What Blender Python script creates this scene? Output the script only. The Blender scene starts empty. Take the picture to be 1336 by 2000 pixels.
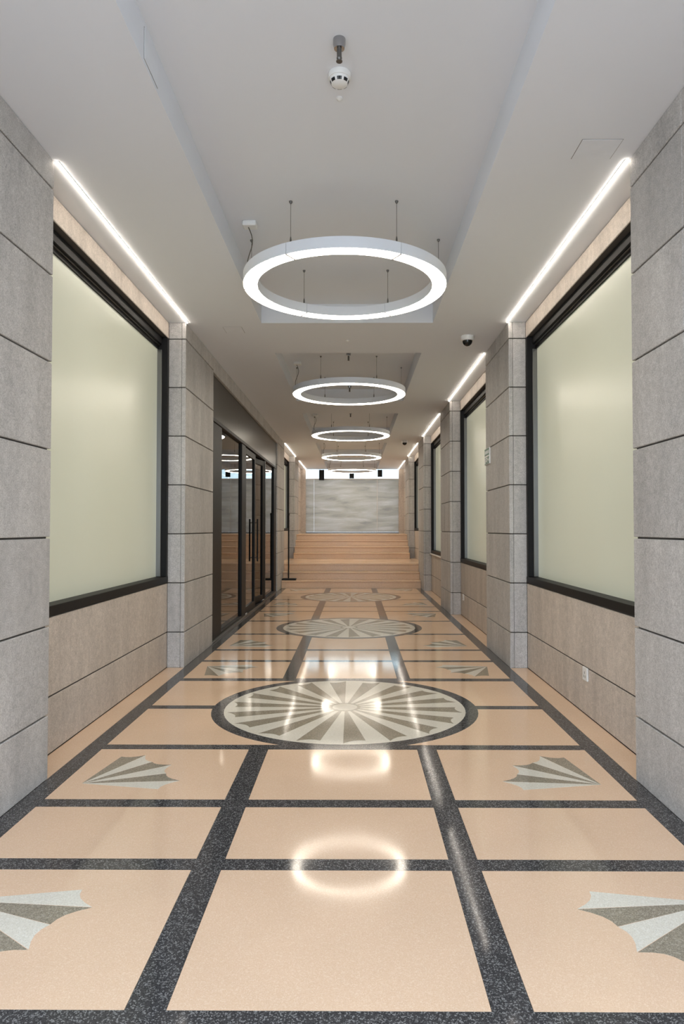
import bpy, bmesh, math, random
from mathutils import Vector
random.seed(7)
S = 0.75            # survey unit -> metres
scene = bpy.context.scene
COL = scene.collection

# ---------------------------------------------------------------- camera
cam_d = bpy.data.cameras.new('camera'); cam = bpy.data.objects.new('camera', cam_d); COL.objects.link(cam)
cam.location = (0.09*S, 0, 1.69*S)
cam.rotation_euler = (math.radians(90+1.41), 0, math.radians(0.37))
cam_d.sensor_fit = 'VERTICAL'; cam_d.sensor_height = 36.0; cam_d.lens = 1340/2000*36
cam_d.shift_x = -15.4/2000
cam_d.clip_start = 0.02; cam_d.clip_end = 300
scene.camera = cam

# ---------------------------------------------------------------- sky and exposure
w = bpy.data.worlds.new('overcast_sky'); scene.world = w; w.use_nodes = True
bg = w.node_tree.nodes['Background']
bg.inputs[0].default_value = (0.74, 0.86, 1.0, 1); bg.inputs[1].default_value = 5.0
vs = scene.view_settings
vs.view_transform = 'Standard'; vs.look = 'None'; vs.gamma = 1.0; vs.use_curve_mapping = False
vs.exposure = 0.38
RING_E = 15.5; STRIP_E = 21.0

# ---------------------------------------------------------------- materials
def lin(c):
    return tuple(((x/255)/12.92 if x/255 <= 0.04045 else ((x/255+0.055)/1.055)**2.4) for x in c) + (1,)
def new_mat(name, col=(0.5,0.5,0.5,1), rough=0.5, metal=0.0, coat=0.0):
    m = bpy.data.materials.new(name); m.use_nodes = True
    b = m.node_tree.nodes['Principled BSDF']
    b.inputs['Base Color'].default_value = col; b.inputs['Roughness'].default_value = rough
    b.inputs['Metallic'].default_value = metal; b.inputs['Coat Weight'].default_value = coat
    return m, m.node_tree, b
def N(nt, typ, **kw):
    n = nt.nodes.new(typ)
    for k, v in kw.items():
        if k.startswith('i_'): n.inputs[k[2:].replace('_', ' ')].default_value = v
        else: setattr(n, k, v)
    return n
def ramp(nt, src, stops):
    r = nt.nodes.new('ShaderNodeValToRGB'); cr = r.color_ramp
    while len(cr.elements) < len(stops): cr.elements.new(0.5)
    for e, (p, c) in zip(cr.elements, stops): e.position = p; e.color = c
    nt.links.new(src, r.inputs[0]); return r.outputs[0]
def mix(nt, a, b, fac, mode='MIX'):
    m = nt.nodes.new('ShaderNodeMix'); m.data_type = 'RGBA'; m.blend_type = mode
    for s, v in ((m.inputs[0], fac), (m.inputs[6], a), (m.inputs[7], b)):
        if hasattr(v, 'is_output'): nt.links.new(v, s)
        else: s.default_value = v
    return m.outputs[2]
def bump(nt, b, h, strength, dist):
    n = nt.nodes.new('ShaderNodeBump'); n.inputs['Strength'].default_value = strength; n.inputs['Distance'].default_value = dist
    nt.links.new(h, n.inputs['Height']); nt.links.new(n.outputs[0], b.inputs['Normal'])
def g(v): return (v, v, v, 1)

def stone_mat(name, base, dark, light):
    m, nt, b = new_mat(name, rough=0.62)
    geo = N(nt, 'ShaderNodeNewGeometry'); oi = N(nt, 'ShaderNodeObjectInfo')
    off = N(nt, 'ShaderNodeVectorMath', operation='MULTIPLY_ADD')
    nt.links.new(oi.outputs['Random'], off.inputs[0]); off.inputs[1].default_value = (9, 5, 7)
    nt.links.new(geo.outputs['Position'], off.inputs[2])
    fine = N(nt, 'ShaderNodeTexNoise', i_Scale=170.0, i_Detail=3.0, i_Roughness=0.7)
    mid = N(nt, 'ShaderNodeTexNoise', i_Scale=26.0, i_Detail=5.0, i_Roughness=0.65)
    st = N(nt, 'ShaderNodeMapping'); st.inputs['Scale'].default_value = (5, 5, 0.9)
    streak = N(nt, 'ShaderNodeTexNoise', i_Scale=1.0, i_Detail=4.0, i_Roughness=0.6)
    vor = N(nt, 'ShaderNodeTexVoronoi', i_Scale=75.0)
    for t in (fine, mid, vor): nt.links.new(off.outputs[0], t.inputs['Vector'])
    nt.links.new(off.outputs[0], st.inputs['Vector']); nt.links.new(st.outputs[0], streak.inputs['Vector'])
    c = ramp(nt, fine.outputs[0], [(0.28, dark), (0.5, base), (0.72, light)])
    c = mix(nt, c, ramp(nt, mid.outputs[0], [(0.3, g(0.80)), (0.7, g(1.12))]), 0.75, 'MULTIPLY')
    c = mix(nt, c, ramp(nt, streak.outputs[0], [(0.3, g(0.82)), (0.7, g(1.10))]), 0.9, 'MULTIPLY')
    c = mix(nt, c, ramp(nt, vor.outputs['Distance'], [(0.05, g(0.62)), (0.16, g(1.0))]), 0.55, 'MULTIPLY')
    c = mix(nt, c, ramp(nt, oi.outputs['Random'], [(0.0, g(0.93)), (1.0, g(1.05))]), 1.0, 'MULTIPLY')
    nt.links.new(c, b.inputs['Base Color'])
    bump(nt, b, mid.outputs[0], 0.25, 0.004)
    b.inputs['Specular IOR Level'].default_value = 0.35
    return m
def terrazzo_mat(name, base, chip_d, chip_l, scale, dthr, lthr, rough=0.08, ior=1.54, contrast=0.9):
    m, nt, b = new_mat(name, rough=rough)
    geo = N(nt, 'ShaderNodeNewGeometry')
    v1 = N(nt, 'ShaderNodeTexVoronoi', i_Scale=scale); v2 = N(nt, 'ShaderNodeTexVoronoi', i_Scale=scale*1.9)
    big = N(nt, 'ShaderNodeTexNoise', i_Scale=1.7, i_Detail=4.0)
    for t in (v1, v2, big): nt.links.new(geo.outputs['Position'], t.inputs['Vector'])
    s1 = N(nt, 'ShaderNodeSeparateColor'); s2 = N(nt, 'ShaderNodeSeparateColor')
    nt.links.new(v1.outputs['Color'], s1.inputs[0]); nt.links.new(v2.outputs['Color'], s2.inputs[0])
    f1 = ramp(nt, s1.outputs[0], [(lthr, g(0)), (min(lthr+0.12, 1), g(contrast))])
    f2 = ramp(nt, s2.outputs[0], [(dthr, g(0)), (min(dthr+0.12, 1), g(contrast))])
    c = mix(nt, base, chip_l, f1); c = mix(nt, c, chip_d, f2)
    c = mix(nt, c, ramp(nt, big.outputs[0], [(0.3, g(0.95)), (0.7, g(1.04))]), 1.0, 'MULTIPLY')
    nt.links.new(c, b.inputs['Base Color'])
    rn = N(nt, 'ShaderNodeMapRange'); rn.inputs[1].default_value = 0.3; rn.inputs[2].default_value = 0.7
    rn.inputs[3].default_value = rough*0.8; rn.inputs[4].default_value = rough*1.3
    nt.links.new(big.outputs[0], rn.inputs[0]); nt.links.new(rn.outputs[0], b.inputs['Roughness'])
    b.inputs['IOR'].default_value = ior; b.inputs['Specular IOR Level'].default_value = 0.2
    return m
M = {}
M['granite'] = stone_mat('grey_granite', lin((190,187,184)), lin((156,153,150)), lin((214,211,208)))
M['granite_wall'] = stone_mat('warm_granite', lin((201,190,179)), lin((170,160,150)), lin((220,210,200)))
M['joint'] = new_mat('dark_mortar', lin((82,78,74)), 0.9)[0]
M['peach'] = terrazzo_mat('peach_terrazzo', lin((228,197,168)), lin((217,182,151)), lin((237,212,187)), 270, 0.62, 0.72, contrast=0.6)
M['dark'] = terrazzo_mat('dark_terrazzo', lin((66,65,66)), lin((38,38,40)), lin((136,135,135)), 250, 0.72, 0.70)
M['white_t'] = terrazzo_mat('white_terrazzo', lin((221,216,203)), lin((196,191,178)), lin((234,231,222)), 220, 0.72, 0.7, contrast=0.6)
M['grey_t'] = terrazzo_mat('grey_terrazzo', lin((152,143,126)), lin((112,104,92)), lin((180,172,156)), 200, 0.66, 0.72, contrast=0.7)
M['brass'] = new_mat('brass_strip', lin((168,140,96)), 0.3, 0.6)[0]
M['step'] = terrazzo_mat('orange_terrazzo', lin((228,196,166)), lin((216,182,150)), lin((238,212,186)), 150, 0.62, 0.72, rough=0.2, ior=1.5)
M['paint'] = new_mat('white_paint', lin((226,225,224)), 0.75)[0]
_, nt_, b_ = new_mat('ceiling_paint', lin((226,229,235)), 0.8); M['ceil'] = _
n_ = N(nt_, 'ShaderNodeTexNoise', i_Scale=2.2, i_Detail=4.0)
nt_.links.new(ramp(nt_, n_.outputs[0], [(0.3, lin((224,227,233))), (0.7, lin((229,232,238)))]), b_.inputs['Base Color'])
M['black'], _, b_ = new_mat('black_aluminium', lin((24,24,25)), 0.5, 0.0); b_.inputs['Specular IOR Level'].default_value = 0.2
M['bronze'], _, b_ = new_mat('dark_header_metal', lin((42,41,37)), 0.3, 0.0); b_.inputs['Specular IOR Level'].default_value = 0.3
M['bead'] = new_mat('silver_bead', lin((120,120,118)), 0.3, 0.8)[0]
M['ring'] = new_mat('ring_housing_white', lin((222,226,232)), 0.4)[0]
M['chrome'] = new_mat('chrome', lin((170,170,172)), 0.18, 1.0)[0]
M['steel'] = new_mat('steel_cable', lin((110,108,105)), 0.4, 0.8)[0]
M['plastic'] = new_mat('white_plastic', lin((232,232,230)), 0.4)[0]
M['smoke'] = new_mat('black_dome', lin((14,14,15)), 0.08)[0]
M['grey_line'] = new_mat('panel_gap', lin((120,118,116)), 0.8)[0]
M['green'] = new_mat('exit_green', lin((24,92,66)), 0.4)[0]
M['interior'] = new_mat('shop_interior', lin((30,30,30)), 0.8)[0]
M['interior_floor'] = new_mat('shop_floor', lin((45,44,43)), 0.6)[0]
M['pave'] = new_mat('outdoor_paving', lin((170,165,158)), 0.8)[0]
def frosted():
    m, nt, b = new_mat('frosted_window', rough=0.30, coat=0.0)
    geo = N(nt, 'ShaderNodeNewGeometry'); n = N(nt, 'ShaderNodeTexNoise', i_Scale=0.8, i_Detail=2.0)
    nt.links.new(geo.outputs['Position'], n.inputs['Vector'])
    nt.links.new(ramp(nt, n.outputs[0], [(0.3, lin((204,206,188))), (0.7, lin((211,213,196)))]), b.inputs['Base Color'])
    b.inputs['IOR'].default_value = 1.45
    b.inputs['Emission Color'].default_value = (0.93, 1.0, 0.80, 1); b.inputs['Emission Strength'].default_value = 0.07   # faint glow added to brighten the panes; no lit room is built behind
    return m
M['frost'] = frosted()
def clear_glass():
    m = bpy.data.materials.new('clear_glass'); m.use_nodes = True; nt = m.node_tree; nt.nodes.clear()
    o = N(nt, 'ShaderNodeOutputMaterial'); mx = N(nt, 'ShaderNodeMixShader'); f = N(nt, 'ShaderNodeFresnel', i_IOR=2.1)
    t = N(nt, 'ShaderNodeBsdfTransparent'); t.inputs[0].default_value = (0.7, 0.75, 0.74, 1)
    gl = N(nt, 'ShaderNodeBsdfGlossy', i_Roughness=0.01)
    nt.links.new(f.outputs[0], mx.inputs[0]); nt.links.new(t.outputs[0], mx.inputs[1]); nt.links.new(gl.outputs[0], mx.inputs[2])
    nt.links.new(mx.outputs[0], o.inputs[0]); return m
M['glass'] = clear_glass()
def screen_mat():
    m, nt, b = new_mat('translucent_screen', rough=0.35)
    geo = N(nt, 'ShaderNodeNewGeometry'); mp = N(nt, 'ShaderNodeMapping'); mp.inputs['Scale'].default_value = (0.9, 1, 5.5)
    n = N(nt, 'ShaderNodeTexNoise', i_Scale=1.0, i_Detail=6.0, i_Roughness=0.6, i_Distortion=0.6)
    nt.links.new(geo.outputs['Position'], mp.inputs[0]); nt.links.new(mp.outputs[0], n.inputs['Vector'])
    c = ramp(nt, n.outputs[0], [(0.28, lin((150,150,150))), (0.45, lin((176,174,166))), (0.6, lin((188,186,182))), (0.75, lin((205,202,196)))])
    nt.links.new(c, b.inputs['Base Color'])
    tr = N(nt, 'ShaderNodeBsdfTranslucent'); nt.links.new(c, tr.inputs[0])
    mx = N(nt, 'ShaderNodeMixShader'); mx.inputs[0].default_value = 0.40
    nt.links.new(b.outputs[0], mx.inputs[1]); nt.links.new(tr.outputs[0], mx.inputs[2])
    nt.links.new(mx.outputs[0], nt.nodes['Material Output'].inputs[0]); return m
M['screen'] = screen_mat()
def emit(name, col, e):
    m, nt, b = new_mat(name, (0.9,0.9,0.88,1), 0.5)
    b.inputs['Emission Color'].default_value = col; b.inputs['Emission Strength'].default_value = e
    return m
M['ring_glow'] = emit('ring_diffuser', (1.0, 0.90, 0.76, 1), RING_E)
M['strip_glow'] = emit('strip_diffuser', (1.0, 0.90, 0.78, 1), STRIP_E)

# ---------------------------------------------------------------- builders
ORG = {}
def link(o, parent=None, origin=(0,0,0)):
    COL.objects.link(o); ORG[o.name] = Vector(origin)
    if parent is not None:
        o.parent = parent; o.location = (Vector(origin)-ORG[parent.name])*S
    else: o.location = Vector(origin)*S
    return o
def tag(o, label=None, cat=None, group=None, kind=None):
    for k, v in (('label', label), ('category', cat), ('group', group), ('kind', kind)):
        if v: o[k] = v
    return o
def empty(name, loc, parent=None):
    o = bpy.data.objects.new(name, None); o.empty_display_size = 0.1
    return link(o, parent, loc)
def obj(name, bm, mat, parent=None, origin=None, smooth=False, bev=0.0):
    """bm in survey units, world space -> linked mesh object with its own origin"""
    if bev:
        bmesh.ops.bevel(bm, geom=bm.edges[:], offset=bev, segments=1, affect='EDGES', clamp_overlap=True)
    if origin is None:
        c = [v.co for v in bm.verts]
        lo = Vector((min(v[i] for v in c) for i in range(3))); hi = Vector((max(v[i] for v in c) for i in range(3)))
        origin = (lo+hi)/2; origin.z = lo.z
    origin = Vector(origin)
    for v in bm.verts: v.co = (v.co-origin)*S
    bmesh.ops.recalc_face_normals(bm, faces=bm.faces[:])
    me = bpy.data.meshes.new(name); bm.to_mesh(me); bm.free()
    me.materials.append(M[mat])
    if smooth:
        for p in me.polygons: p.use_smooth = True
        me.set_sharp_from_angle(angle=math.radians(35))
    return link(bpy.data.objects.new(name, me), parent, origin)
def bx(bm, x0, x1, y0, y1, z0, z1):
    x0, x1 = sorted((x0, x1)); y0, y1 = sorted((y0, y1)); z0, z1 = sorted((z0, z1))
    v = [bm.verts.new(p) for p in ((x0,y0,z0),(x1,y0,z0),(x1,y1,z0),(x0,y1,z0),(x0,y0,z1),(x1,y0,z1),(x1,y1,z1),(x0,y1,z1))]
    for f in ((0,3,2,1),(4,5,6,7),(0,1,5,4),(1,2,6,5),(2,3,7,6),(3,0,4,7)): bm.faces.new([v[i] for i in f])
    return bm
def box(name, x0, x1, y0, y1, z0, z1, mat, parent=None, bev=0.0, origin=None):
    return obj(name, bx(bmesh.new(), x0, x1, y0, y1, z0, z1), mat, parent, origin, bev=bev)
def prism(bm, pts, z0, z1):
    a = [bm.verts.new((x, y, z0)) for x, y in pts]; b = [bm.verts.new((x, y, z1)) for x, y in pts]
    n = len(pts)
    bm.faces.new(a[::-1]); bm.faces.new(b)
    for i in range(n): bm.faces.new((a[i], a[(i+1)%n], b[(i+1)%n], b[i]))
    return bm
def sweep(bm, prof, cx, cy, a0, a1, n, closed_ends=True):
    """prof: list of (r, z); sweep about the vertical axis through (cx, cy)"""
    full = abs(a1-a0) > 2*math.pi-1e-6
    rings = []
    for i in range(n if full else n+1):
        a = a0+(a1-a0)*i/n
        rings.append([bm.verts.new((cx+r*math.sin(a), cy-r*math.cos(a), z)) for r, z in prof])
    m = len(prof); k = len(rings)
    for i in range(k if full else k-1):
        A, B = rings[i], rings[(i+1)%k]
        for j in range(m): bm.faces.new((A[j], B[j], B[(j+1)%m], A[(j+1)%m]))
    if not full and closed_ends: bm.faces.new(rings[0]); bm.faces.new(rings[-1][::-1])
    return bm
def lathe(bm, prof, cx, cy, n=24):
    """prof from axis to axis, (r, z) with r=0 at both ends"""
    rings = []
    for r, z in prof:
        if r < 1e-6: rings.append([bm.verts.new((cx, cy, z))])
        else: rings.append([bm.verts.new((cx+r*math.cos(2*math.pi*i/n), cy+r*math.sin(2*math.pi*i/n), z)) for i in range(n)])
    for A, B in zip(rings, rings[1:]):
        for i in range(n):
            p = [A[i % len(A)], A[(i+1) % len(A)], B[(i+1) % len(B)], B[i % len(B)]]
            q = []
            for v in p:
                if v not in q: q.append(v)
            if len(q) > 2: bm.faces.new(q)
    return bm
def tube(bm, pts, r, n=8):
    pts = [Vector(p) for p in pts]; rings = []
    for i, p in enumerate(pts):
        d = (pts[min(i+1, len(pts)-1)]-pts[max(i-1, 0)]).normalized()
        u = d.cross(Vector((0.31, 0.95, 0.1))).normalized(); v = d.cross(u)
        rings.append([bm.verts.new(p+(u*math.cos(2*math.pi*k/n)+v*math.sin(2*math.pi*k/n))*r) for k in range(n)])
    for A, B in zip(rings, rings[1:]):
        for k in range(n): bm.faces.new((A[k], A[(k+1)%n], B[(k+1)%n], B[k]))
    bm.faces.new(rings[0][::-1]); bm.faces.new(rings[-1]); return bm
def copy_tree(o, dloc, parent=None):
    c = o.copy(); COL.objects.link(c); c.parent = parent
    if parent is None: c.location = o.location+Vector(dloc)*S
    for ch in list(o.children): copy_tree(ch, dloc, c)
    return c

# ---------------------------------------------------------------- survey of the hall (survey units)
PF, WF = 1.985, 2.195           # pillar face, recessed wall face
CEIL, COF = 4.235, 4.47         # soffit and coffer heights
END = 29.19
BAY = [(6.53+5.2*k-1.86, 6.53+5.2*k+1.86) for k in range(5)]
COURSE = [0, 0.43, 1.03, 1.63, 2.23, 2.83, 3.43, 4.03, CEIL]
G = 0.006                        # half joint

# ---------------------------------------------------------------- floor
floor = box('floor', -WF-0.3, WF+0.3, -0.6, END+0.3, -0.15, -0.012, 'joint')
tag(floor, 'polished peach terrazzo floor with dark inlaid strips and round medallions', 'floor', kind='structure')
pav = box('outdoor_paving', -14, 14, -22, -0.6, -0.15, -0.012, 'pave')
tag(pav, 'plain pale paving outside the open end of the hall', 'paving', kind='structure')
XB0, XB1 = 1.85, PF             # side border strips
XI0, XI1 = 0.572, 0.718          # inner strips
ROWS = [(2.0,2.404),(3.396,3.51),(4.164,4.28),(5.255,5.367),(6.44,6.56),(7.62,7.757),(8.72,8.83),(9.52,9.63),
        (10.96,11.07),(12.52,12.63),(14.01,14.12),(14.86,14.96),(16.34,16.45),(17.93,18.03)]
ROWS = [(a+0.043, b+0.043) for a, b in ROWS]
h = 0.003
def strip(x0, x1, y0, y1): box('dark_strip', x0, x1, y0, y1, -0.012, 0.0, 'dark', floor)
for s in (-1, 1): strip(s*XB0, s*XB1, -0.6, 19.53)
for y0, y1 in ROWS: strip(-XB0+h/2, XB0-h/2, y0, y1)
edges = [(-0.6,-0.6)]+ROWS+[(19.53,19.53)]
MED = [6.55, 11.84, 17.12]; MR = 1.245
for (a0, a1), (b0, b1) in zip(edges, edges[1:]):
    whole = 5.2 < a1 and b0 < 7.8
    if not whole:
        for s in (-1, 1): strip(s*XI0, s*XI1, a1+h/2, b0-h/2)
        cols = [(-XB0,-XI1), (-XI0,XI0), (XI1,XB0)]
    else: cols = [(-XB0, 0), (0, XB0)]
    for x0, x1 in cols: box('peach_panel', x0+h/2, x1-h/2, a1+h/2, b0-h/2, -0.012, 0.0, 'peach', floor)
for k, (y0, y1) in enumerate(BAY[:3]):
    for s in (-1, 1):
        if s < 0 and k: continue
        box('peach_margin', s*(PF+h), s*WF, y0, y1, -0.012, 0.0, 'peach', floor)
box('door_threshold', -2.16, -PF-h, 10.05, 18.5, -0.012, 0.002, 'dark', floor)
Z1, Z2, Z3 = 0.0004, 0.0008, 0.0012
def concave(p, q, c, pull, n=4):
    """points from p to q bowed towards c"""
    out = []
    for i in range(n+1):
        t = i/n; x = p[0]+(q[0]-p[0])*t; y = p[1]+(q[1]-p[1])*t
        k = pull*4*t*(1-t); out.append((x+(c[0]-x)*k, y+(c[1]-y)*k))
    return out
for my in MED:
    med = obj('medallion', sweep(bmesh.new(), [(1.13,-0.01),(MR,-0.01),(MR,Z1),(1.13,Z1)], 0, my, 0, 2*math.pi, 72), 'dark', floor, origin=(0, my, -0.01))
    circ = lambda r, n=72: [(r*math.sin(2*math.pi*i/n), my-r*math.cos(2*math.pi*i/n)) for i in range(n)]
    obj('medallion_field', prism(bmesh.new(), circ(1.13), -0.01, Z1), 'white_t', med, origin=(0, my, -0.01))
    for i in range(36):
        a0 = math.radians(10*i); a1 = math.radians(10*(i+1)); e = 0.0015
        r0, r1 = (1.10, 1.045) if i % 2 == 0 else (1.045, 1.10)
        P = lambda r, a: (r*math.sin(a), my-r*math.cos(a))
        da0, da1 = e/1.05, -e/1.05
        pts = [P(0.15, a0), *concave(P(r0, a0+da0), P(r1, a1+da1), (0, my), 0.028), P(0.15, a1)]
        obj('wedge', prism(bmesh.new(), pts, -0.01, Z2), 'grey_t' if i % 2 == 0 else 'white_t', med)
    obj('hub_ring', sweep(bmesh.new(), [(0.118,-0.01),(0.15,-0.01),(0.15,Z2),(0.118,Z2)], 0, my, 0, 2*math.pi, 36), 'grey_t', med)
    obj('hub_disc', prism(bmesh.new(), circ(0.118, 36), -0.01, Z2), 'white_t', med)
def fan(ax, ay, sx, sy):
    f = empty('fan_inlay', (ax, ay, 0), floor)
    angs = [81.6, 66.2, 51.0, 36.0, 20.2, 4.8, -10.4]; rad = [0.543, 0.622, 0.543, 0.618, 0.543, 0.64, 0.543]
    P = lambda r, a: (ax - sx*r*math.cos(math.radians(a)), ay + sy*r*math.sin(math.radians(a)))
    for i in range(6):
        arc = concave(P(rad[i], angs[i]-0.15), P(rad[i+1], angs[i+1]+0.15), (ax, ay), 0.05)
        obj('fan_blade', prism(bmesh.new(), [(ax, ay)]+arc, -0.01, Z1), 'grey_t' if i % 2 == 0 else 'white_t', f)
for ay, sy in ((3.11,-1),(4.545,1),(8.44,-1),(9.89,1),(13.72,-1),(15.22,1),(19.2,-1)):
    for sx in (-1, 1): fan(sx*1.72, ay+0.043, sx, sy)

# ---------------------------------------------------------------- ceiling with coffers
bm = bmesh.new()
for s in (-1, 1): bx(bm, s*1.06, s*2.9, -0.6, END+0.3, CEIL, 4.75)
cof = [(-0.3, 8.42)]+[(a-0.0, b) for a, b in BAY[1:]]
prev = -0.6
for a, b in cof:
    bx(bm, -1.06, 1.06, prev, a, CEIL, 4.75); bx(bm, -1.06, 1.06, a, b, COF, 4.75); prev = b
bx(bm, -1.06, 1.06, prev, END+0.3, CEIL, 4.75)
tag(obj('ceiling', bm, 'ceil'), 'white plaster ceiling with a row of recessed coffers', 'ceiling', kind='structure')

# ---------------------------------------------------------------- walls
def wall(side):
    s = -1 if side == 'left' else 1
    bm = bmesh.new()
    B0 = WF+0.01; B1 = WF+0.5
    bx(bm, s*B0, s*B1, -0.6, 4.70, 0, CEIL)
    if side == 'left':
        bx(bm, s*B0, s*B1, 4.70, 8.38, 0, 1.03); bx(bm, s*B0, s*B1, 4.70, 8.38, 4.04, CEIL); bx(bm, s*(B0+0.3), s*B1, 4.70, 8.38, 1.03, 4.04)
        bx(bm, s*B0, s*B1, 8.38, 10.05, 0, CEIL); bx(bm, s*(PF+0.08), s*B1, 10.05, 18.5, 4.02, CEIL); bx(bm, s*B0, s*B1, 18.5, 20.3, 0, CEIL)
        k0 = [3]
    else:
        k0 = [0, 1, 2, 3]
    y = 20.3 if side == 'left' else 4.70
    for k in k0:
        a, b = BAY[k]; a += 0.03; b -= 0.01
        sill = 1.63 if k == 3 else 1.03
        if a > y: bx(bm, s*B0, s*B1, y, a, 0, CEIL)
        bx(bm, s*B0, s*B1, a, b, 0, sill); bx(bm, s*B0, s*B1, a, b, 4.04, CEIL); bx(bm, s*(B0+0.3), s*B1, a, b, sill, 4.04)
        y = b
    bx(bm, s*B0, s*B1, y, END+0.3, 0, CEIL)
    wl = obj('wall_'+side, bm, 'joint')
    tag(wl, 'granite clad wall of the hall on the %s with recessed window bays' % side, 'wall', kind='structure')
    def blk(x0, x1, y0, y1, z0, z1, mat='granite_wall'):
        box('stone_block', s*x0, s*x1, y0, y1, z0+G, z1-G, mat, wl, bev=0.004)
    # near bay beside the camera, plain courses
    for z0, z1 in zip(COURSE, COURSE[1:]): blk(WF-0.03, WF+0.012, -0.55, 3.18, z0, z1, 'granite')
    for k, (a, b) in enumerate(BAY):
        if side == 'left' and k in (1, 2): continue
        if k == 4: zs = list(zip(COURSE, COURSE[1:]))
        else:
            zs = [(0,0.43),(0.43,1.03),(4.03,CEIL)]+([(1.03,1.63)] if k == 3 else [])
        for z0, z1 in zs: blk(WF, WF+0.012, a+0.004, b-0.004, z0, z1)
    if side == 'left':
        n = 3; L = (18.5-10.05)/n
        for i in range(n): blk(PF, PF+0.09, 10.05+L*i+0.002, 10.05+L*(i+1)-0.002, 4.0, CEIL, 'granite')
    return wl
wall_l = wall('left'); wall_r = wall('right')

def pillar(s, y0, y1, label, far=True):
    t = empty('stone_pillar', (s*(PF+0.1), (y0+y1)/2, 0))
    tag(t, label, 'pillar', 'granite pillars along the hall')
    box('core', s*(PF+0.02), s*WF, y0+0.02, y1-0.02, 0, CEIL, 'joint', t)
    ym = (y0+y1)/2; T = 0.05
    for z0, z1 in zip(COURSE, COURSE[1:]):
        zt = z1-(G if z1 < CEIL else 0.002); zb = z0+(G if z0 else 0)
        for a, b in ((y0, ym-0.0015), (ym+0.0015, y1)):
            box('stone_block', s*PF, s*(PF+T), a, b, zb, zt, 'granite', t, bev=0.004)
        box('side_block', s*(PF+T+0.003), s*WF, y0+0.003, y0+T, zb, zt, 'granite', t, bev=0.003)
        box('side_block', s*(PF+T+0.003), s*WF, y1-T, y1-0.003, zb, zt, 'granite', t, bev=0.003)
pillar(-1, 3.19, 4.67, 'grey granite block pillar nearest the camera, before the large frosted window by the glass entrance')
pillar(-1, 8.39, 10.05, 'granite block pillar between the large frosted window and the black glass entrance')
pillar(-1, 18.5, 20.27, 'granite pier just past the black glass entrance where the steps begin')
pillar(-1, 23.99, 25.47, 'distant granite pillar at the upper steps on the entrance side')
pillar(1, 3.19, 4.67, 'grey granite block pillar nearest the camera on the side facing the glass entrance')
pillar(1, 8.39, 9.87, 'granite block pillar carrying the small green exit sign')
pillar(1, 13.59, 15.07, 'granite pillar next beyond the one with the exit sign')
pillar(1, 18.79, 20.27, 'granite pillar at the foot of the steps opposite the black stand')
pillar(1, 23.99, 25.47, 'distant granite pillar at the upper steps facing the entrance side')

# ---------------------------------------------------------------- windows
def window(n, s, k, label):
    a, b = BAY[k]; a += 0.04; b -= 0.02
    z0 = (1.63 if k == 3 else 1.03)+0.008; z1 = 4.025
    t = empty('window_%d' % n, (s*(WF+0.05), (a+b)/2, z0))
    tag(t, label, 'window', kind='structure')
    def bar(x0, x1, y0, y1, q0, q1, name='frame_bar', mat='black'): box(name, s*x0, s*x1, y0, y1, q0, q1, mat, t, bev=0.003)
    F = WF-0.012
    bar(F, F+0.14, a, b, z0, z0+0.075)
    bar(F+0.005, F+0.14, b-0.07, b, z0+0.076, z1)
    bar(F+0.005, F+0.14, a, a+0.07, z0+0.076, z1)
    bar(F+0.07, F+0.20, a+0.071, b-0.071, z1-0.09, z1, 'head_bar')
    bar(F+0.095, F+0.17, a+0.071, b-0.071, z1-0.105, z1-0.091, 'bead', 'bead')
    bar(F+0.11, F+0.18, a+0.071, b-0.071, z1-0.145, z1-0.106, 'head_bead')
    bar(F+0.07, F+0.14, b-0.084, b-0.071, z0+0.077, z1-0.15, 'bead', 'bead')
    box('frosted_pane', s*(F+0.125), s*(F+0.139), a+0.05, b-0.05, z0+0.05, z1-0.1, 'frost', t)
window(1, -1, 0, 'large frosted pale green window in black frame on the glass entrance side')
window(2, 1, 0, 'largest frosted pale green window opposite the entrance side, above the near socket')
window(3, 1, 1, 'frosted window just beyond the pillar with the exit sign')
window(4, 1, 2, 'narrow looking frosted window between the far pillars before the steps')
window(5, -1, 3, 'small distant window above the steps behind the black stand')
window(6, 1, 3, 'small distant window above the steps on the side away from the entrance')
sl = box('window_ledge', WF-0.05, WF-0.014, BAY[2][0]+0.05, BAY[2][1]-0.02, 1.0, 1.03, 'plastic')
tag(sl, 'thin white ledge under the narrow far window', 'ledge')

# ---------------------------------------------------------------- black glass entrance
DX = -2.05
door = empty('door_1', (DX, 14.25, 0)); tag(door, 'black framed glass entrance with sidelights and double doors', 'entrance', kind='structure')
def dbar(name, y0, y1, z0, z1, mat='black', x0=DX-0.06, x1=DX+0.03, bev=0.004, par=door): return box(name, x0, x1, y0, y1, z0, z1, mat, par, bev=bev)
dbar('header_panel', 10.06, 18.49, 3.36, 4.0, 'bronze')
dbar('header_rail', 10.06, 18.49, 3.30, 3.358, 'black', DX-0.06, DX+0.045)
dbar('frame_post', 10.06, 10.9, 0.003, 3.298)
dbar('frame_post', 12.86, 13.28, 0.003, 3.298)
dbar('frame_post', 16.12, 16.3, 0.003, 3.298)
dbar('frame_post', 18.0, 18.49, 0.003, 3.298)
for a, b in ((10.9,12.86),(16.3,18.0)):
    dbar('bottom_rail', a+0.002, b-0.002, 0.003, 0.06)
    dbar('sidelight_pane', a-0.01, b+0.01, 0.05, 3.305, 'glass', DX-0.02, DX-0.005, 0)
box('sill_trim', DX+0.031, DX+0.05, 10.06, 18.49, 0.003, 0.03, 'bead', door)
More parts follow.
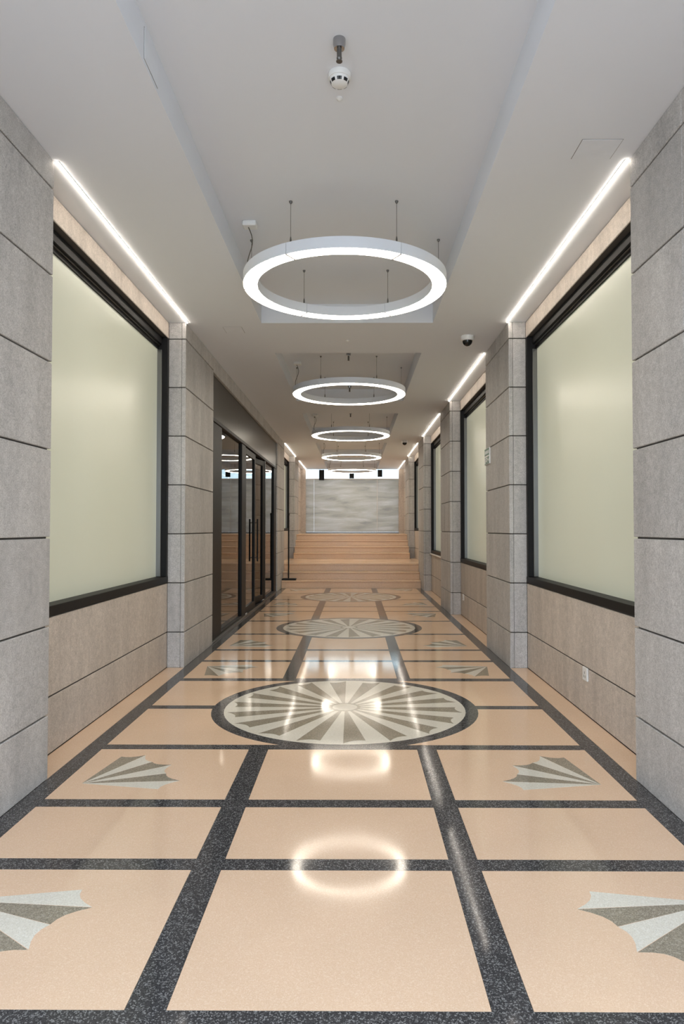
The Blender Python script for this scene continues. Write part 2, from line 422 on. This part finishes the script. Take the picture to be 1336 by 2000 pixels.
def leaf(hy, fy, ang, mat='black'):
    d = 1 if fy > hy else -1
    L = abs(fy-hy)
    t = empty('door_leaf', (DX-0.015, hy, 0.012), door)
    def lb(name, a, b, z0, z1, m='black', w=0.035, par=t, off=0.0, bev=0.003):
        return box(name, DX-0.015-w+off, DX-0.015+w+off, hy+d*a, hy+d*b, z0, z1, m, par, bev=bev)
    lb('stile', 0, 0.13, 0.015, 3.28); lb('stile', L-0.13, L, 0.015, 3.28)
    lb('rail', 0.131, L-0.131, 3.16, 3.28); lb('rail', 0.131, L-0.131, 0.015, 0.16)
    lb('glass_pane', 0.12, L-0.12, 0.15, 3.17, 'glass', 0.007, bev=0)
    hb = bmesh.new(); yy = hy+d*(L-0.07); xx = DX+0.075
    tube(hb, [(xx,yy,1.0),(xx,yy,1.9)], 0.018); obj('pull_handle', hb, 'black', t, smooth=True)
    for z in (1.08, 1.82):
        pb = bmesh.new(); tube(pb, [(DX+0.015,yy,z),(xx,yy,z)], 0.012); obj('handle_post', pb, 'chrome', t, smooth=True)
    lb('floor_pivot', 0.0, 0.22, 0.014, 0.05, 'chrome', 0.05)
    t.rotation_euler[2] = math.radians(ang)
leaf(13.29, 14.69, 0)
leaf(16.11, 14.72, -7)
# dim shop behind the glass
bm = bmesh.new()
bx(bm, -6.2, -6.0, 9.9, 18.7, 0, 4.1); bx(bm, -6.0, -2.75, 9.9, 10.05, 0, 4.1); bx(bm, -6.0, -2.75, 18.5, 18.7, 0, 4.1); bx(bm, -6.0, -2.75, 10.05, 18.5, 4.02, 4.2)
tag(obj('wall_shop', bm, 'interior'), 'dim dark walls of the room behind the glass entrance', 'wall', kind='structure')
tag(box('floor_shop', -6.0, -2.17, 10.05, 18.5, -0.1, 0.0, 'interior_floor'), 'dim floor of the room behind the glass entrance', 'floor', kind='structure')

# ---------------------------------------------------------------- steps and far end
st = empty('staircase', (0, 19.53, 0)); tag(st, 'low peach stone staircase across the far end of the hall', 'stairs')
XS = PF-0.004
z = 0
def step(y0, y1, z1, wide=XS):
    box('step', -wide, wide, y0, y1-0.004, 0.0, z1-0.045, 'step', st)
    box('tread', -wide, wide, y0-0.025, y1-0.004, z1-0.044, z1, 'step', st, bev=0.006)
R = 0.222
step(19.555, 19.93, R); step(19.932, 20.30, 2*R)
step(20.33, 23.4, 3*R)
R2 = (1.5-3*R)/4
for i in range(3): step(23.43+0.39*i, 23.43+0.39*(i+1)-0.03, 3*R+R2*(i+1))
step(24.6, END-0.01, 1.5)
for s in (-1, 1):
    box('landing_margin', s*(XS+0.002), s*(WF-0.002), 20.29, 23.96, 0, 3*R, 'step', st)
    box('landing_margin', s*(XS+0.002), s*(WF-0.002), 25.49, END-0.01, 0, 1.5, 'step', st)

bm = bmesh.new(); bx(bm, -2.9, 2.9, END+0.01, END+0.2, 0, 1.5)
for s in (-1, 1): bx(bm, s*1.98, s*2.9, END, END+0.2, 1.5, CEIL)
tag(obj('wall_end', bm, 'granite_wall'), 'stone surround of the pale screen at the far end', 'wall', kind='structure')
scr = empty('end_screen', (0, END+0.05, 1.5)); tag(scr, 'pale grey translucent screen wall at the top of the stairs', 'screen')
for a, b in ((-1.98,-1.63),(-1.627,1.06),(1.075,1.98)):
    box('screen_panel', a, b, END+0.03, END+0.06, 1.56, 3.80, 'screen', scr)
box('base_rail', -1.98, 1.98, END+0.01, END+0.08, 1.5, 1.558, 'bead', scr)
box('top_rail', -1.98, 1.98, END+0.02, END+0.07, 3.802, 3.84, 'paint', scr)
box('seam_bar', 1.058, 1.077, END+0.005, END+0.03, 1.56, 3.80, 'paint', scr)
cl = empty('window_7', (0, END+0.05, 3.84)); tag(cl, 'bright clerestory glazing above the pale end screen', 'window', kind='structure')
cx = [-1.98, -1.30, -0.02, 1.18, 1.98]
for a, b in zip(cx, cx[1:]): box('clerestory_pane', a+0.01, b-0.01, END+0.035, END+0.05, 3.842, CEIL-0.003, 'glass', cl)
for x, wd, zb, zt, lb in ((-1.30, 0.11, 3.76, 4.2, 'tall dark box fixed before the bright glazing, leftmost of three'),
                          (-0.02, 0.10, 3.84, 4.12, 'small dark box at the middle of the bright end glazing'),
                          (1.18, 0.10, 3.9, 4.2, 'dark box before the end glazing nearest the pale seam')):
    t = empty('wall_bracket', (x, END-0.05, zb)); tag(t, lb, 'bracket', 'dark boxes on the end glazing')
    box('housing', x-wd, x+wd, END-0.11, END-0.01, zb, zt, 'black', t, bev=0.01)
    box('mount_plate', x-wd*0.6, x+wd*0.6, END-0.009, END+0.03, zb+0.09, zt-0.03, 'black', t)

# black stand on the first step
t = empty('sign_stand', (-1.80, 19.74, R)); tag(t, 'thin black pole stand on a flat base at the left of the steps', 'stand')
box('base_plate', -2.0+0.02, -1.58, 19.60, 19.88, R+0.001, R+0.045, 'black', t, bev=0.006)
bm = bmesh.new(); tube(bm, [(-1.80,19.74,R+0.04),(-1.80,19.74,2.08)], 0.02, 10); obj('pole', bm, 'black', t, smooth=True)
bm = bmesh.new(); lathe(bm, [(0,2.08),(0.026,2.08),(0.026,2.13),(0.015,2.15),(0,2.15)], -1.80, 19.74, 12); obj('cap', bm, 'black', t, smooth=True)

# ---------------------------------------------------------------- ring lights
def ring_light():
    cy = 6.53; zb = 3.99; t = empty('ring_light', (0, cy, zb))
    ro, ri, hh = 0.967, 0.83, 0.10
    for i in range(6):
        a0 = math.radians(30+60*i)+0.0018; a1 = math.radians(90+60*i)-0.0018
        seg = obj('ring_segment', sweep(bmesh.new(), [(ri,zb+0.004),(ro,zb+0.004),(ro,zb+hh),(ri,zb+hh)], 0, cy, a0, a1, 20), 'ring', t, smooth=True)
        obj('diffuser', sweep(bmesh.new(), [(ri+0.006,zb),(ro-0.006,zb),(ro-0.006,zb+0.006),(ri+0.006,zb+0.006)], 0, cy, a0+0.010, a1-0.010, 20), 'ring_glow', seg, smooth=True)
        obj('joint_line', sweep(bmesh.new(), [(ri+0.002,zb-0.002),(ro-0.002,zb-0.002),(ro-0.002,zb+0.003),(ri+0.002,zb+0.003)], 0, cy, math.radians(30+60*i)-0.006, math.radians(30+60*i)+0.006, 1), 'grey_line', seg)
        a = math.radians(30+60*i); rm = (ro+ri)/2; x = rm*math.sin(a); y = cy-rm*math.cos(a)
        c = obj('suspension_cable', tube(bmesh.new(), [(x,y,zb+hh),(x,y,COF)], 0.0022, 6), 'steel', t)
        obj('cable_grip', lathe(bmesh.new(), [(0,zb+hh),(0.008,zb+hh),(0.008,zb+hh+0.05),(0.004,zb+hh+0.075),(0,zb+hh+0.075)], x, y, 10), 'steel', c, smooth=True)
        obj('ceiling_cup', lathe(bmesh.new(), [(0,COF),(0.014,COF),(0.014,COF-0.01),(0.005,COF-0.024),(0,COF-0.024)], x, y, 10), 'steel', c, smooth=True)
    x0, y0 = -0.87, 6.15
    obj('driver_box', bx(bmesh.new(), x0-0.05, x0+0.075, y0-0.05, y0+0.06, COF-0.045, COF), 'plastic', t, bev=0.008)
    xe, ye = -0.885, 6.53-0.10
    pts = []
    for i in range(13):
        u = i/12; pts.append((x0+(xe-x0)*u+0.03*math.sin(u*6), y0+(ye-y0)*u, COF-0.045+(zb+hh-COF+0.045)*u))
    obj('power_cord', tube(bmesh.new(), pts, 0.005, 6), 'steel', t, smooth=True)
    return t
rl = ring_light()
RL = ['largest glowing white ring pendant, nearest the camera', 'second glowing ring pendant from the camera', 'third glowing ring pendant, middle of the row of five',
      'fourth glowing ring pendant, over the steps', 'farthest and smallest glowing ring pendant before the end screen']
for i in range(5):
    o = rl if i == 0 else copy_tree(rl, (0, 5.22*i, 0))
    tag(o, RL[i], 'pendant light', 'ring pendants down the hall')

# ---------------------------------------------------------------- LED strips in the window bays
def led(s, k, label):
    a, b = BAY[k]; t = empty('led_strip_light', (s*1.965, (a+b)/2, CEIL)); tag(t, label, 'strip light', 'linear lights along the window bays')
    box('channel', s*1.956, s*1.982, a+0.003, b-0.003, CEIL-0.004, CEIL, 'paint', t)
    box('diffuser', s*1.963, s*1.975, a+0.004, b-0.004, CEIL-0.012, CEIL-0.0045, 'strip_glow', t)
for s, k, lb in ((-1,0,'long glowing strip light above the large window on the glass entrance side'), (-1,3,'short glowing strip light above the distant window behind the black stand'),
                 (-1,4,'farthest short strip light on the entrance side beside the end screen'),
                 (1,0,'long glowing strip light above the large window on the side facing the entrance'), (1,1,'strip light above the window just beyond the exit sign pillar'),
                 (1,2,'short strip light above the narrow far window with the white ledge'), (1,3,'short strip light by the far security camera'), (1,4,'farthest short strip light beside the end screen, facing the entrance side')):
    led(s, k, lb)

# ---------------------------------------------------------------- ceiling fittings
def sprinkler(x, y, z, label):
    t = empty('sprinkler', (x, y, z)); tag(t, label, 'sprinkler', 'ceiling sprinklers')
    obj('escutcheon', lathe(bmesh.new(), [(0,z),(0.036,z),(0.036,z-0.03),(0.03,z-0.055),(0,z-0.055)], x, y, 16), 'chrome', t, smooth=True)
    obj('nozzle', lathe(bmesh.new(), [(0,z-0.055),(0.014,z-0.055),(0.014,z-0.10),(0.016,z-0.11),(0.008,z-0.125),(0,z-0.125)], x, y, 12), 'steel', t, smooth=True)
    obj('deflector', lathe(bmesh.new(), [(0,z-0.125),(0.018,z-0.125),(0.018,z-0.129),(0,z-0.129)], x, y, 12), 'steel', t)
sprinkler(0.005, 3.83, COF, 'chrome sprinkler head beside the round smoke detector')
sprinkler(0.0, 10.75, COF, 'small sprinkler at the near end of the second coffer')
sprinkler(0.0, 13.2, COF, 'small sprinkler seen through the second ring pendant')
sprinkler(0.0, 16.2, COF, 'small distant sprinkler in the third coffer')
t = empty('smoke_detector', (0.0, 4.13, COF)); tag(t, 'round white smoke detector with dark slots on the near coffer', 'smoke detector')
obj('base', lathe(bmesh.new(), [(0,COF),(0.07,COF),(0.07,COF-0.022),(0.066,COF-0.03),(0,COF-0.03)], 0, 4.13, 32), 'plastic', t, smooth=True)
obj('dome', lathe(bmesh.new(), [(0,COF-0.03),(0.06,COF-0.03),(0.052,COF-0.06),(0.04,COF-0.068),(0,COF-0.07)], 0, 4.13, 32), 'plastic', t, smooth=True)
for i in range(8):
    a = math.radians(45*i); obj('slot', sweep(bmesh.new(), [(0.050,COF-0.0615),(0.0575,COF-0.045),(0.0585,COF-0.046),(0.051,COF-0.0625)], 0, 4.13, a-0.26, a+0.26, 5), 'smoke', t)
def disc(x, y, z, r, label, name='indicator_button'):
    o = obj(name, lathe(bmesh.new(), [(0,z),(r,z),(r*0.95,z-0.008),(r*0.4,z-0.018),(0,z-0.02)], x, y, 16), 'plastic', smooth=True); tag(o, label, 'button')
disc(-0.005, 4.36, COF, 0.022, 'tiny white button on the ceiling just past the smoke detector')
disc(-0.0, 9.2, CEIL, 0.025, 'tiny white button on the soffit between the first two ring pendants')
def dome_cam(x, y, label):
    z = CEIL; t = empty('security_camera', (x, y, z)); tag(t, label, 'camera', 'dome cameras on the soffit')
    obj('housing', lathe(bmesh.new(), [(0,z),(0.088,z),(0.088,z-0.05),(0.08,z-0.062),(0,z-0.062)], x, y, 28), 'plastic', t, smooth=True)
    obj('dome', lathe(bmesh.new(), [(0,z-0.062)]+[(0.066*math.cos(a), z-0.062-0.07*math.sin(a)) for a in [math.radians(15*i) for i in range(6)]]+[(0,z-0.132)], x, y, 24), 'smoke', t, smooth=True)
dome_cam(1.585, 9.02, 'white dome camera with black bubble near the exit sign pillar')
dome_cam(1.54, 19.75, 'small distant dome camera near the steps')
def access(x0, x1, y0, y1, label):
    t = empty('access_panel', ((x0+x1)/2, (y0+y1)/2, CEIL)); tag(t, label, 'access panel', 'ceiling access panels')
    box('gap', x0, x1, y0, y1, CEIL-0.001, CEIL, 'grey_line', t)
    box('hatch', x0+0.004, x1-0.004, y0+0.003, y1-0.003, CEIL-0.003, CEIL-0.0011, 'ceil', t)
access(1.58, 1.85, 4.43, 4.67, 'square ceiling hatch near the long strip light facing the entrance side')
access(-1.57, -1.33, 8.58, 8.85, 'faint ceiling hatch above the pillar by the glass entrance')
t = empty('access_panel', (-1.06, 3.8, 4.25)); tag(t, 'small hatch in the side of the near coffer', 'access panel', 'ceiling access panels')
box('gap', -1.06, -1.059, 3.68, 3.94, 4.26, 4.44, 'grey_line', t); box('hatch', -1.059, -1.056, 3.684, 3.936, 4.264, 4.436, 'ceil', t)

# ---------------------------------------------------------------- wall fittings
def socket(y, zc, label):
    t = empty('wall_socket', (WF, y, zc-0.06)); tag(t, label, 'socket', 'white wall sockets')
    box('plate', WF-0.018, WF, y-0.06, y+0.06, zc-0.06, zc+0.06, 'plastic', t, bev=0.005)
    for dy, dz in ((0, 0.012), (-0.018, -0.022), (0.018, -0.022)):
        box('pin_slot', WF-0.0195, WF-0.0181, y+dy-0.004, y+dy+0.004, zc+dz-0.011, zc+dz+0.011, 'grey_line', t)
socket(6.27, 0.375, 'white socket plate low on the wall under the large near window')
socket(13.25, 0.375, 'small white socket plate low on the wall past the exit sign pillar')

t = empty('exit_sign', (PF, 9.70, 2.61)); tag(t, 'small green and white running figure exit sign on the pillar', 'exit sign')
X = PF
box('plate', X-0.02, X, 9.53, 9.865, 2.60, 2.83, 'plastic', t, bev=0.003)
def flat(name, pts, mat, lay=0.0215):
    bm = bmesh.new()
    a = [bm.verts.new((X-lay, y, z)) for y, z in pts]; b = [bm.verts.new((X-0.019, y, z)) for y, z in pts]
    bm.faces.new(a); bm.faces.new(b[::-1])
    for i in range(len(pts)): bm.faces.new((a[i], a[(i+1)%len(pts)], b[(i+1)%len(pts)], b[i]))
    obj(name, bm, mat, t)
flat('green_field', [(9.538,2.606),(9.857,2.606),(9.857,2.824),(9.538,2.824)], 'green', 0.021)
flat('white_band', [(9.545,2.705),(9.85,2.705),(9.85,2.725),(9.545,2.725)], 'plastic', 0.022)
for i in range(4): flat('white_mark', [(9.57+0.07*i,2.75),(9.61+0.07*i,2.75),(9.61+0.07*i,2.80),(9.59+0.07*i,2.785),(9.57+0.07*i,2.80)], 'plastic', 0.0225)
flat('running_body', [(9.66,2.625),(9.68,2.62),(9.70,2.655),(9.74,2.635),(9.755,2.645),(9.715,2.67),(9.72,2.69),(9.76,2.68),(9.765,2.69),(9.70,2.70),(9.66,2.69),(9.645,2.665),(9.655,2.66),(9.675,2.68),(9.685,2.67)], 'plastic', 0.0225)
flat('arrow', [(9.56,2.66),(9.585,2.69),(9.585,2.67),(9.63,2.67),(9.63,2.65),(9.585,2.65),(9.585,2.63)], 'plastic', 0.0225)
flat('door_mark', [(9.79,2.615),(9.84,2.615),(9.84,2.70),(9.79,2.70)], 'plastic', 0.0225)
